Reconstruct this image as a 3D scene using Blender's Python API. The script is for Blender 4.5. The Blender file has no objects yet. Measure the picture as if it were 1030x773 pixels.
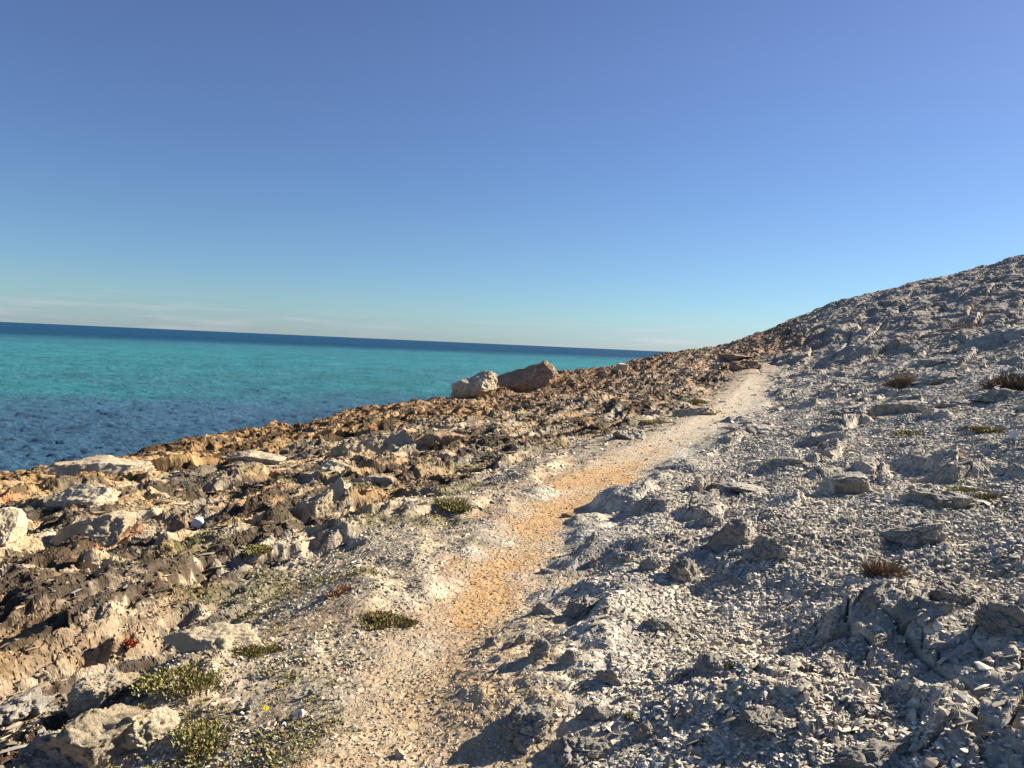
import bpy, math, random
import numpy as np
import bmesh

# ------------------------------------------------------------------ camera, sky, sun, exposure
scene = bpy.context.scene
COL = scene.collection
SUN_AZ, SUN_EL = 64.0, 26.5            # degrees right of the view direction, degrees up
F_PX = 770.0
PITCH, ROLL = math.radians(2.94), math.radians(2.57)
_f = np.array([0, math.cos(PITCH), -math.sin(PITCH)])
_r0 = np.array([1.0, 0, 0]); _u0 = np.cross(_r0, _f)
CAM_R = math.cos(ROLL) * _r0 + math.sin(ROLL) * _u0
CAM_U = -math.sin(ROLL) * _r0 + math.cos(ROLL) * _u0

import mathutils
cam_data = bpy.data.cameras.new('camera')
cam = bpy.data.objects.new('camera', cam_data)
COL.objects.link(cam)
cam_data.sensor_fit = 'HORIZONTAL'
cam_data.sensor_width = 36.0
cam_data.lens = 36.0 * F_PX / 1030.0
cam_data.clip_start = 0.05
cam_data.clip_end = 60000
m = mathutils.Matrix.Identity(4)
for i in range(3):
    m[i][0] = CAM_R[i]; m[i][1] = CAM_U[i]; m[i][2] = -_f[i]
cam.matrix_world = m
scene.camera = cam

world = bpy.data.worlds.new("World")
scene.world = world
world.use_nodes = True
nt = world.node_tree
for n in list(nt.nodes): nt.nodes.remove(n)
wo = nt.nodes.new('ShaderNodeOutputWorld')
bg = nt.nodes.new('ShaderNodeBackground')
sky = nt.nodes.new('ShaderNodeTexSky')
sky.sky_type = 'NISHITA'
sky.sun_disc = False
sky.sun_elevation = math.radians(SUN_EL)
sky.sun_rotation = math.radians(SUN_AZ)
sky.altitude = 0
sky.air_density = 1.0
sky.dust_density = 0.15
sky.ozone_density = 3.0
bg.inputs['Strength'].default_value = 0.0375
# thin far clouds low over the horizon
tc = nt.nodes.new('ShaderNodeTexCoord')
mp = nt.nodes.new('ShaderNodeMapping'); mp.inputs['Scale'].default_value = (5, 5, 60)
nz = nt.nodes.new('ShaderNodeTexNoise'); nz.inputs['Scale'].default_value = 1.6; nz.inputs['Detail'].default_value = 6
nt.links.new(tc.outputs['Generated'], mp.inputs['Vector']); nt.links.new(mp.outputs[0], nz.inputs['Vector'])
rmp = nt.nodes.new('ShaderNodeValToRGB')
rmp.color_ramp.elements[0].position = 0.50; rmp.color_ramp.elements[0].color = (0, 0, 0, 1)
rmp.color_ramp.elements[1].position = 0.72; rmp.color_ramp.elements[1].color = (1, 1, 1, 1)
nt.links.new(nz.outputs['Fac'], rmp.inputs['Fac'])
sep = nt.nodes.new('ShaderNodeSeparateXYZ'); nt.links.new(tc.outputs['Generated'], sep.inputs[0])
band = nt.nodes.new('ShaderNodeValToRGB')
cr = band.color_ramp
cr.elements[0].position = 0.0; cr.elements[0].color = (.75, .75, .75, 1)
cr.elements[1].position = 1.0; cr.elements[1].color = (0, 0, 0, 1)
for p_, c_ in ((.018, .9), (.032, .55), (.05, .0)):
    e = cr.elements.new(p_); e.color = (c_, c_, c_, 1)
nt.links.new(sep.outputs['Z'], band.inputs['Fac'])
mul = nt.nodes.new('ShaderNodeMath'); mul.operation = 'MULTIPLY'
nt.links.new(rmp.outputs[0], mul.inputs[0]); nt.links.new(band.outputs[0], mul.inputs[1])
mul2 = nt.nodes.new('ShaderNodeMath'); mul2.operation = 'MULTIPLY'; mul2.inputs[1].default_value = 1.0
nt.links.new(mul.outputs[0], mul2.inputs[0])
mixw = nt.nodes.new('ShaderNodeMix'); mixw.data_type = 'RGBA'
azm = nt.nodes.new('ShaderNodeValToRGB'); ar = azm.color_ramp      # more cloud over two stretches of the horizon
ar.elements[0].position = 0.0; ar.elements[0].color = (.5, .5, .5, 1); ar.elements[1].position = 1.0; ar.elements[1].color = (.4, .4, .4, 1)
for p_, c_ in ((.20, .55), (.34, .55), (.42, .2), (.52, .3), (.58, 1), (.68, 1), (.74, .4)):
    e = ar.elements.new(p_); e.color = (c_, c_, c_, 1)
mrx = nt.nodes.new('ShaderNodeMapRange'); mrx.inputs['From Min'].default_value = -1; mrx.inputs['From Max'].default_value = 1
nt.links.new(sep.outputs['X'], mrx.inputs['Value']); nt.links.new(mrx.outputs[0], azm.inputs['Fac'])
mul3 = nt.nodes.new('ShaderNodeMath'); mul3.operation = 'MULTIPLY'
nt.links.new(mul2.outputs[0], mul3.inputs[0]); nt.links.new(azm.outputs[0], mul3.inputs[1])
nt.links.new(mul3.outputs[0], mixw.inputs['Factor'])
tint = nt.nodes.new('ShaderNodeValToRGB')      # the air's own colour from the horizon up
tr = tint.color_ramp
tr.elements[0].position = 0.0; tr.elements[0].color = (.57, .76, 1.14, 1)
tr.elements[1].position = 1.0; tr.elements[1].color = (1.02, .92, 1.0, 1)
for p_, c_ in ((.04, (.65, .84, 1.08)), (.14, (.82, .86, 1.03)), (.35, (1.04, .91, 1.03))):
    e = tr.elements.new(p_); e.color = (*c_, 1)
nt.links.new(sep.outputs['Z'], tint.inputs['Fac'])
tm = nt.nodes.new('ShaderNodeMix'); tm.data_type = 'RGBA'; tm.blend_type = 'MULTIPLY'; tm.inputs['Factor'].default_value = 1
nt.links.new(sky.outputs[0], tm.inputs['A']); nt.links.new(tint.outputs[0], tm.inputs['B'])
hsv = nt.nodes.new('ShaderNodeHueSaturation'); hsv.inputs['Saturation'].default_value = 1.12; hsv.inputs['Value'].default_value = 1.12
nt.links.new(tm.outputs['Result'], hsv.inputs['Color'])
nt.links.new(hsv.outputs[0], mixw.inputs['A']); mixw.inputs['B'].default_value = (6.6, 6.6, 7.0, 1)
nt.links.new(mixw.outputs['Result'], bg.inputs['Color'])
nt.links.new(bg.outputs[0], wo.inputs[0])

sd = bpy.data.lights.new('sun', 'SUN')
sd.energy = 5.0
sd.angle = math.radians(0.53)
sd.color = (1.0, 0.91, 0.77)
sun = bpy.data.objects.new('sun', sd)
COL.objects.link(sun)
_az, _el = math.radians(SUN_AZ), math.radians(SUN_EL)
_sdir = mathutils.Vector((math.sin(_az) * math.cos(_el), math.cos(_az) * math.cos(_el), math.sin(_el)))
sun.rotation_euler = _sdir.to_track_quat('Z', 'Y').to_euler()
sun.location = (20, 10, 30)

scene.view_settings.view_transform = 'Standard'
scene.view_settings.look = 'None'
scene.view_settings.exposure = 1.42
scene.view_settings.gamma = 1
scene.view_settings.use_curve_mapping = False
scene.cycles.max_bounces = 5
scene.cycles.diffuse_bounces = 1
scene.cycles.glossy_bounces = 3
# ------------------------------------------------------------------ noise
_G = np.random.RandomState(5).rand(256).astype(np.float32) * 2 * np.pi
_GC, _GS = np.cos(_G), np.sin(_G)

def _hash(ix, iy, seed):
    h = ix.astype(np.uint32) * np.uint32(374761393) + iy.astype(np.uint32) * np.uint32(668265263) + np.uint32(seed * 974711 + 12345)
    h = (h ^ (h >> np.uint32(13))) * np.uint32(1274126177)
    return h ^ (h >> np.uint32(16))

def perlin(x, y, seed):
    xi = np.floor(x); yi = np.floor(y)
    xf = (x - xi).astype(np.float32); yf = (y - yi).astype(np.float32)
    ix = xi.astype(np.int64); iy = yi.astype(np.int64)
    def g(dx, dy):
        k = _hash(ix + dx, iy + dy, seed) & np.uint32(255)
        return _GC[k] * (xf - dx) + _GS[k] * (yf - dy)
    sx = xf * xf * xf * (xf * (xf * 6 - 15) + 10); sy = yf * yf * yf * (yf * (yf * 6 - 15) + 10)
    a = g(0, 0); a = a + sx * (g(1, 0) - a)
    b = g(0, 1); b = b + sx * (g(1, 1) - b)
    return (a + sy * (b - a)) * 1.5

def fbm(x, y, seed, octs, rough=.5, lac=2.03):
    s = 0; a = 1.0; n = 0
    for i in range(octs):
        s = s + a * perlin(x, y, seed + i * 17); n += a
        a *= rough
        x, y = (x * .8 - y * .6) * lac + 3.1, (x * .6 + y * .8) * lac - 7.7
    return s / n

def ridged(x, y, seed, octs, rough=.5):
    s = 0; a = 1.0; n = 0
    for i in range(octs):
        s = s + a * (1 - np.abs(perlin(x, y, seed + i * 29)) * 2); n += a
        a *= rough
        x, y = (x * .8 - y * .6) * 2.07 + 1.3, (x * .6 + y * .8) * 2.07 - 4.1
    return s / n

def worley(x, y, seed):
    xi = np.floor(x); yi = np.floor(y)
    xf = (x - xi).astype(np.float32); yf = (y - yi).astype(np.float32)
    ix = xi.astype(np.int64); iy = yi.astype(np.int64)
    f1 = np.full(x.shape, 9, np.float32); f2 = f1.copy(); idv = np.zeros(x.shape, np.float32)
    for dx in (-1, 0, 1):
        for dy in (-1, 0, 1):
            h = _hash(ix + dx, iy + dy, seed)
            px_ = (h & np.uint32(1023)).astype(np.float32) / 1023; py_ = ((h >> np.uint32(10)) & np.uint32(1023)).astype(np.float32) / 1023
            d = (dx + px_ - xf) ** 2 + (dy + py_ - yf) ** 2
            r = ((h >> np.uint32(20)) & np.uint32(1023)).astype(np.float32) / 1023
            c = d < f1
            f2 = np.where(c, f1, np.minimum(f2, d)); idv = np.where(c, r, idv); f1 = np.where(c, d, f1)
    return np.sqrt(f1), np.sqrt(f2), idv

def sstep(a, b, x):
    t = np.clip((x - a) / (b - a), 0, 1)
    return t * t * (3 - 2 * t)

# ------------------------------------------------------------------ the lie of the land
A = math.radians(15.0)
SEA_Z = -5.0
_pu = [-30, 0, 2.6, 4.6, 7.4, 11.5, 17, 25, 40, 65, 120]
_pv = [-1.0, -.75, -.97, -1.35, -1.55, -1.1, -.39, .6, 1.87, 3.1, 6]

def smooth_interp(x, xs, ys):
    s = 0
    for o in (-1.2, -.6, 0, .6, 1.2):
        s = s + np.interp(x + o * (1 + np.abs(x) * .06), xs, ys)
    return s / 5

def frame(x, y):
    u = x * math.sin(A) + y * math.cos(A); v = x * math.cos(A) - y * math.sin(A)
    return u, v, v - smooth_interp(u, _pu, _pv)

def base_height(x, y):
    u, v, w = frame(x, y)
    right = np.interp(w, [0, .5, 1.5, 4, 9, 30, 60, 110, 200], [0, .03, .16, .68, 2.1, 8.0, 15.5, 23, 26])
    a = np.clip((-w - .4) / 18.2, 0, 2)
    left = -2.35 * a
    edge = -19.3 + 1.1 * fbm(u / 9, u * 0 + 3.3, 91, 3) + .8 * fbm(u / 2.2, v / 3, 92, 3)
    cliff = -5.5 * sstep(0, 2.6, edge - v) - .35 * sstep(-2.5, 0.5, edge - v)
    z = -1.6 + np.where(w > 0, right, left) + cliff
    R = np.interp(w, [-30, -16, -8, -3, 0, 4, 8, 25, 60], [1.0, 1.6, 2.6, 3.1, 4.1, 5.3, 6.0, 6.1, 8])
    z = z + R * (.75 * sstep(38, 90, u) + .25 * sstep(20, 60, u))
    fall = np.clip(u - 96, 0, None)
    z = z - .006 * fall ** 2 * np.where(fall > 30, 30 / np.maximum(fall, 1), 1)
    back = np.clip(-u - 15, 0, None)
    z = z - .0 * back
    return z
BED = math.radians(26.0)

def shards(x, y, cell, seed, tilt=.5, rot=0.0, ani=1.0):
    """Broken plates: every cell is a small tilted plane with its own level. Returns height in cell units and a random id."""
    c, s = math.cos(rot), math.sin(rot)
    X = (x * c + y * s) / cell; Y = (-x * s + y * c) / (cell * ani)
    xi = np.floor(X); yi = np.floor(Y)
    xf = (X - xi).astype(np.float32); yf = (Y - yi).astype(np.float32)
    ix = xi.astype(np.int64); iy = yi.astype(np.int64)
    best = np.full(X.shape, 9, np.float32); sec = best.copy(); h_ = np.zeros(X.shape, np.float32); idv = h_.copy()
    for dx in (-1, 0, 1):
        for dy in (-1, 0, 1):
            h = _hash(ix + dx, iy + dy, seed)
            a = (h & np.uint32(255)).astype(np.float32) / 255; b = ((h >> np.uint32(8)) & np.uint32(255)).astype(np.float32) / 255
            r = ((h >> np.uint32(16)) & np.uint32(255)).astype(np.float32) / 255; q = ((h >> np.uint32(24)) & np.uint32(255)).astype(np.float32) / 255
            ox = xf - dx - a; oy = yf - dy - b
            d = ox * ox + oy * oy
            cc = d < best
            sec = np.where(cc, best, np.minimum(sec, d))
            hh = (r - .5) * .7 + tilt * (_GC[(h >> np.uint32(5)) & np.uint32(255)] * ox + _GS[(h >> np.uint32(5)) & np.uint32(255)] * oy) * (.4 + q)
            h_ = np.where(cc, hh, h_); idv = np.where(cc, q, idv); best = np.where(cc, d, best)
    return h_, idv, np.sqrt(sec) - np.sqrt(best)

MOUNDS = []      # (x, y, radius, height): rocky swells beside the path, filled in below

def terrain(x, y, full=True):
    """height and cover of the coast: z, albedo(3), cover masks"""
    x = np.asarray(x, np.float64); y = np.asarray(y, np.float64)
    u, v, w = frame(x, y)
    z = base_height(x, y)
    s = x * math.sin(BED) + y * math.cos(BED); t = x * math.cos(BED) - y * math.sin(BED)
    n1 = fbm(u / 3.1, v / 2.0, 11, 4)
    n2 = fbm(u / .9, v / .7, 12, 3)
    ws = w + .65 * n2 * (1 + np.abs(u) * .02)
    hw = .32 + .010 * np.clip(u, 0, 60)
    fade_far = 1 - sstep(36, 47, u)
    pm = (1 - sstep(.35, 1.6, np.abs(ws) / hw)) * np.clip(fade_far + .0, 0, 1)
    shoulder = sstep(.1, .5, fbm(u / 9, v / 3, 14, 3) + .3) * sstep(46, 52, u) * (1 - sstep(56, 61, u)) * .8 * sstep(-5, -3, w) * (1 - sstep(0, 2.5, w))
    off = sstep(.9, 2.6, np.abs(ws) / hw)
    K = sstep(6.0, 10.5, -w + 2.2 * n1 - sstep(20, 60, u) * -2.0)
    M = sstep(.9, 1.9, -w + .6 * n1 - .5 * sstep(8, 3, u) * 0)
    M = np.maximum(M, sstep(46, 54, u) * (1 - sstep(1, 6, w + 2 * n1))) * (1 - K)
    Rm = sstep(.5, 1.4, w + .4 * n1)
    far = sstep(18, 45, u)
    # swells
    z = z + .30 * fbm(s / 8, t / 4.5, 21, 3) * off * (1 + .8 * far) * (1 - .5 * Rm * (1 - far)) + .16 * fbm(s / 2.6, t / 1.3, 22, 3) * off
    mn = fbm(x / .28, y / .22, 24, 3, .6)
    for (mx, my, mr, mh) in MOUNDS:
        z = z + mh * np.exp(-(((x - mx) ** 2 + (y - my) ** 2) / mr ** 2) ** 1.3) * (.85 + .4 * mn)
    # ledges of the dipping beds, cut off on their seaward side
    patch = sstep(-.18, .25, fbm(s / 5, t / 2.2, 31, 2))
    ph = t / 1.45 + 1.0 * fbm(s / 7, t / 2.5, 32, 3) + .08 * fbm(s / .6, t / .5, 33, 2)
    fr = ph - np.floor(ph)
    saw = sstep(0, .12, fr) * (1 - fr) ** 1.1
    step_amp = (.14 * M + .08 * K * sstep(-.1, .3, n1 + .1)) * patch
    z = z + step_amp * (saw - .35)
    ph2 = t / .42 + .9 * fbm(s / 2.4, t / .9, 35, 3); fr2 = ph2 - np.floor(ph2)
    saw2 = sstep(0, .12, fr2) * (1 - fr2)
    z = z + (.13 * M + .07 * K + .05 * Rm * sstep(0, .3, n1)) * (saw2 - .4) * sstep(-.25, .2, fbm(s / 1.9, t / .9, 36, 2))
    # low cliffs and hollows in the limestone near the shore
    ph3 = t / 5.2 + .8 * fbm(s / 9, t / 4, 41, 3) + .08 * fbm(s / 1.1, t / .9, 42, 2); fr3 = ph3 - np.floor(ph3)
    lip = sstep(0, .10, fr3) * (1 - fr3) ** 1.3
    z = z + K * .17 * (lip - .35) * sstep(-.25, .1, fbm(s / 8, t / 6, 43, 2)) * (1 - .5 * far)
    rd = ridged(s / 2.3, t / 1.5, 44, 4)
    z = z + K * .06 * (rd - .45)
    # flat topped shelves of limestone with low dark fronts
    th = fbm(s / 4.2, t / 2.6, 60, 4) * 4.2; tf = np.floor(th); te = sstep(.55, 1.0, th - tf)
    z = z + (K + .2 * M) * .075 * (tf + te - .5)
    th2 = fbm(s / 1.5, t / .8, 71, 3) * 3.5; tf2 = np.floor(th2); te2 = sstep(.5, 1.0, th2 - tf2)
    z = z + (.8 * K + .7 * M) * .05 * (tf2 + te2 - .5)
    # long hollows eaten out under the beds, steep on the landward side
    gz = np.clip(K + M, 0, 1) * sstep(-.05, .2, fbm(s / 3.2, t / 1.2, 50, 2))
    ph4 = t / .95 + 1.1 * fbm(s / 4.5, t / 1.8, 48, 3) + .12 * fbm(s / .5, t / .4, 49, 2); fr4 = ph4 - np.floor(ph4)
    Ln = perlin(s / 1.9 + .35 * n2, t / .55 + .3 * n2, 74) + .25 * perlin(s / .7, t / .25, 75)
    Lb = perlin(s / 4.4 + .3 * n2, t / 1.5 + .2 * n2, 76) + .15 * perlin(s / 1.1, t / .6, 77)
    z = z + np.clip(K + M, 0, 1) * (.20 * np.clip(Ln - .04, 0, .6) + .17 * np.clip(Lb - .04, 0, .6))
    z = z + gz * .12 * (sstep(0, .14, fr4) * (1 - fr4) ** 1.2 - .35)
    # fronts of the shelves that look down the coast
    ph5 = u / 3.3 - v / 9 + 1.3 * fbm(x / 5, y / 4, 79, 3) + .10 * fbm(x / .8, y / .8, 80, 2); fr5 = ph5 - np.floor(ph5)
    fp = sstep(-.22, .12, fbm(x / 4.5, y / 3.5, 81, 2))
    z = z + (K * .13 + M * .10) * fp * (sstep(0, .07, fr5) * (1 - fr5) ** 1.4 - .3)
    ph6 = u / 1.25 - v / 4 + 1.2 * fbm(x / 2.2, y / 1.8, 82, 3) + .1 * fbm(x / .4, y / .4, 83, 2); fr6 = ph6 - np.floor(ph6)
    z = z + (K * .09 + M * .10) * sstep(-.15, .15, fbm(x / 2.1, y / 1.7, 84, 2)) * (sstep(0, .10, fr6) * (1 - fr6) ** 1.4 - .3)
    f1, f2, wid = worley(s / 1.5 + .3 * n2, t / .8, 45)
    z = z - K * .24 * (1 - sstep(.16, .38, f1)) * (wid < .42)
    f1b, f2b, widb = worley(s / .42, t / .26, 46)
    rough = K + .55 * M
    z = z - rough * .17 * (1 - sstep(.12, .36, f1b)) * (widb < .5)
    f1c, f2c, widc = worley(s / .15, t / .11, 59)
    z = z - rough * .05 * (1 - sstep(.12, .42, f1c)) * (widc < .6)
    z = z + rough * .045 * fbm(s / .30, t / .2, 47, 4, .6)
    # plates and blocks of the grey beds on the hill side
    on = fbm(s / 2.6, t / 1.0, 51, 3)
    O = sstep(.10, .22, on) * Rm * sstep(.05, .4, .35 + n1 + far)
    O = np.maximum(O, .9 * far * sstep(-.12, .1, on) * sstep(-1, 3, w))
    hb, idb, eb = shards(s, t, .62, 52, .45, 0, .5)
    hc, idc, ec = shards(s, t, .24, 53, .6, .5, .6)
    crack = 1 - sstep(.0, .07, eb)
    z = z + O * (.09 + .16 * hb + .035 * hc - .05 * crack - .02 * (1 - sstep(.02, .12, ec))) * (1 - .35 * far)
    hf, idf, ef = shards(s, t, 4.2, 54, .35, .2, .45)
    z = z + far * (.25 + .6 * Rm) * (.38 * hf - .15 * (1 - sstep(.02, .10, ef)))
    hd, idd, ed = shards(x, y, .10, 55, .8, .3, .6)
    he, ide, ee = shards(x, y, .042, 56, 1.0, 1.1, .6)
    scree = np.clip(Rm * (1 - .85 * O) + .7 * M + .25 * K, 0, 1)
    z = z + scree * (.016 * hd + .008 * he) + pm * (.003 * hd + .004 * he) + (1 - pm) * .005 * he
    z = z + Rm * .045 * fbm(x / .6, y / .4, 57, 4, .5)
    if not full:
        return z
    # ---- cover colours (what the ground is made of, and painted shadow streaks)
    g = lambda a: np.array(a, np.float32)[None, :]
    def mix(a, b, k): return a + (b - a) * k[:, None]
    n3 = fbm(x / .35, y / .35, 61, 4, .6); n4 = fbm(x / 1.6, y / 1.2, 62, 3); n5 = fbm(x / .07, y / .07, 63, 3, .6)
    one = np.ones((x.size, 3), np.float32)
    shale = mix(one * g((.24, .215, .18)), one * g((.62, .56, .44)), np.clip(.45 + .55 * (idd - .5) + .35 * (ide - .5) + .5 * n4 + .3 * n5, 0, 1))
    block = mix(one * g((.25, .22, .175)), one * g((.48, .42, .33)), np.clip(.5 + .9 * n3 + .4 * (idb - .5) + .3 * n5, 0, 1))
    karst = mix(one * g((.18, .115, .06)), one * g((.46, .32, .17)), np.clip(.55 + .8 * n3 + .7 * n4 + .3 * n5, 0, 1))
    karst = mix(karst, one * g((.55, .46, .32)), sstep(.15, .45, fbm(s / 1.7, t / .8, 64, 3)) * .5)
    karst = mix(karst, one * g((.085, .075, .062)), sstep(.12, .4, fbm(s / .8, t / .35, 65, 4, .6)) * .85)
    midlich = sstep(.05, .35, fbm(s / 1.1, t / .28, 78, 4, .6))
    karst = mix(karst, one * g((.42, .17, .075)), sstep(.32, .5, fbm(s / 1.2, t / .7, 66, 3)) * .7)
    midc = mix(shale, karst, np.clip(.80 + 1.3 * fbm(s / 1.5, t / .8, 67, 3), 0, 1))
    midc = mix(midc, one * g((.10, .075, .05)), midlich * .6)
    shade_streak = sstep(.05, .14, perlin(s / 2.6 + .4 * n2, t / .42, 85) + .55 * n3 + .25 * n5)  # near-black streaks painted in place of the ledges' shadow bands
    karst = mix(karst, one * g((.048, .033, .021)), shade_streak * .88)
    midc = mix(midc, one * g((.050, .036, .025)), shade_streak * .88)
    pn = fbm(u / 1.3, v / .45, 68, 3)
    dirt = mix(one * g((.43, .33, .205)), one * g((.47, .28, .115)), np.clip(.30 + 1.6 * pn + .75 * sstep(3, 6, u) * (1 - sstep(8, 12, u)), 0, 1))
    dirt = mix(dirt, one * g((.47, .41, .31)), np.clip(.60 * sstep(9, 16, u) + .5 * n5 + .15, 0, 1))
    dirt = mix(dirt, one * g((.58, .38, .25)), sstep(40, 50, u))
    col = mix(shale, block, O)
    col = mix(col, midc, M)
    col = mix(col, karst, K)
    col = col * (1 - .22 * (sstep(.2, .7, -w) * (1 - M))[:, None] * g((.5, .8, 1.3)))
    warm = sstep(20, 50, u) * (1 - sstep(-2, 8, w)) * .7
    col = mix(col, one * g((.30, .20, .125)), warm * np.clip(.7 + n4, 0, 1))
    col = mix(col, one * g((.27, .22, .165)), far * sstep(2, 8, w) * np.clip(.55 + 1.2 * n4, 0, 1))
    edge_soil = np.clip((1 - sstep(1.0, 3.2, np.abs(ws) / hw)) * (w < 0) * (.35 + 1.5 * fbm(x / .5, y / .5, 69, 3)), 0, 1)
    col = mix(col, one * g((.34, .21, .12)), edge_soil * .7)
    col = mix(col, dirt, np.clip(pm + shoulder, 0, 1))
    weed = sstep(.16, .40, fbm(x / 1.1, y / .8, 70, 4)) * (1 - pm) * (1 - K) * (.35 + .65 * (w < 0)) * (1 - .6 * far)
    col = mix(col, one * g((.13, .12, .05)), weed * .55)
    wet = sstep(SEA_Z + .55, SEA_Z + .15, z)
    col = mix(col, one * g((.05, .045, .035)), wet * .8)
    return z, np.clip(col, 0.01, .8), pm, K, M, Rm, O, weed

# ------------------------------------------------------------------ pixel ray -> ground (used only to find where a thing stands)
def ray(px, py):
    d = _f + CAM_R * (px - 515) / F_PX - CAM_U * (py - 386.5) / F_PX
    return d / math.hypot(d[0], d[1])

def ground_at(px, py):
    d = ray(px, py)
    t_ = np.exp(np.linspace(math.log(1.2), math.log(140), 2600))
    z = terrain(d[0] * t_, d[1] * t_, False)
    below = np.nonzero(z > d[2] * t_)[0]
    k = below[0] if len(below) else len(t_) - 1
    return float(d[0] * t_[k]), float(d[1] * t_[k]), float(z[k]), float(t_[k])

def zat(x, y):
    return float(terrain(np.array([x]), np.array([y]), False)[0])

for (px_, py_, mr_, mh_) in ((545, 705, .42, .13), (575, 645, .45, .10), (735, 705, .42, .10), (870, 750, .7, .07), (745, 560, .7, .14), (120, 730, .5, .16), (1010, 625, .5, .05), (920, 610, .55, .06)):
    gx, gy, gz, gt = ground_at(px_, py_)
    MOUNDS.append((gx, gy, mr_, mh_))

# ------------------------------------------------------------------ mesh helpers
def mesh_from(name, V, Fq, smooth=False, parent=None, mat=None):
    V = np.asarray(V, np.float32); Fq = np.asarray(Fq, np.int32)
    me = bpy.data.meshes.new(name)
    me.vertices.add(len(V)); me.vertices.foreach_set('co', V.ravel())
    nf, k = Fq.shape
    me.loops.add(nf * k); me.loops.foreach_set('vertex_index', Fq.ravel())
    me.polygons.add(nf); me.polygons.foreach_set('loop_start', np.arange(nf, dtype=np.int32) * k)
    me.polygons.foreach_set('loop_total', np.full(nf, k, np.int32))
    me.polygons.foreach_set('use_smooth', np.full(nf, smooth, bool))
    me.update(calc_edges=True)
    o = bpy.data.objects.new(name, me); COL.objects.link(o)
    if mat: me.materials.append(mat)
    if parent: o.parent = parent
    return o

def col_attr(o, rgb, name='cover'):
    a = o.data.color_attributes.new(name, 'FLOAT_COLOR', 'POINT')
    c = np.ones((len(rgb), 4), np.float32); c[:, :3] = rgb
    a.data.foreach_set('color', c.ravel())

def tag(o, label=None, cat=None, group=None, kind=None):
    if label: o['label'] = label
    if cat: o['category'] = cat
    if group: o['group'] = group
    if kind: o['kind'] = kind
    return o

# ------------------------------------------------------------------ materials
def new_mat(name, rough=.95):
    m_ = bpy.data.materials.new(name); m_.use_nodes = True
    b = m_.node_tree.nodes['Principled BSDF']
    b.inputs['Roughness'].default_value = rough
    b.inputs['Specular IOR Level'].default_value = .15
    return m_, m_.node_tree, b

def attr_mat(name, bump=.0, scale=60., var=.35, rough=.95):
    """albedo from the mesh's cover attribute, broken up by fine mineral grain"""
    m_, t_, b = new_mat(name, rough)
    at = t_.nodes.new('ShaderNodeAttribute'); at.attribute_name = 'cover'
    tcn = t_.nodes.new('ShaderNodeTexCoord')
    no = t_.nodes.new('ShaderNodeTexNoise'); no.inputs['Scale'].default_value = scale; no.inputs['Detail'].default_value = 5; no.inputs['Roughness'].default_value = .7
    t_.links.new(tcn.outputs['Object'], no.inputs['Vector'])
    mr = t_.nodes.new('ShaderNodeMapRange'); mr.inputs['From Min'].default_value = .3; mr.inputs['From Max'].default_value = .7
    mr.inputs['To Min'].default_value = 1 - var; mr.inputs['To Max'].default_value = 1 + var
    t_.links.new(no.outputs['Fac'], mr.inputs['Value'])
    vm = t_.nodes.new('ShaderNodeVectorMath'); vm.operation = 'SCALE'
    mp2 = t_.nodes.new('ShaderNodeMapping'); mp2.inputs['Scale'].default_value = (1, 1, 3.5)
    n2_ = t_.nodes.new('ShaderNodeTexNoise'); n2_.inputs['Scale'].default_value = scale / 7; n2_.inputs['Detail'].default_value = 6; n2_.inputs['Roughness'].default_value = .65
    t_.links.new(tcn.outputs['Object'], mp2.inputs['Vector']); t_.links.new(mp2.outputs[0], n2_.inputs['Vector'])
    mr2 = t_.nodes.new('ShaderNodeMapRange'); mr2.inputs['From Min'].default_value = .3; mr2.inputs['From Max'].default_value = .7
    mr2.inputs['To Min'].default_value = 1 - var * .9; mr2.inputs['To Max'].default_value = 1 + var * .9
    t_.links.new(n2_.outputs['Fac'], mr2.inputs['Value'])
    mm = t_.nodes.new('ShaderNodeMath'); mm.operation = 'MULTIPLY'
    t_.links.new(mr.outputs[0], mm.inputs[0]); t_.links.new(mr2.outputs[0], mm.inputs[1])
    t_.links.new(at.outputs['Color'], vm.inputs[0]); t_.links.new(mm.outputs[0], vm.inputs['Scale'])
    t_.links.new(vm.outputs[0], b.inputs['Base Color'])
    if bump:
        bu = t_.nodes.new('ShaderNodeBump'); bu.inputs['Strength'].default_value = bump; bu.inputs['Distance'].default_value = .02
        t_.links.new(no.outputs['Fac'], bu.inputs['Height']); t_.links.new(bu.outputs[0], b.inputs['Normal'])
    return m_

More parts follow.
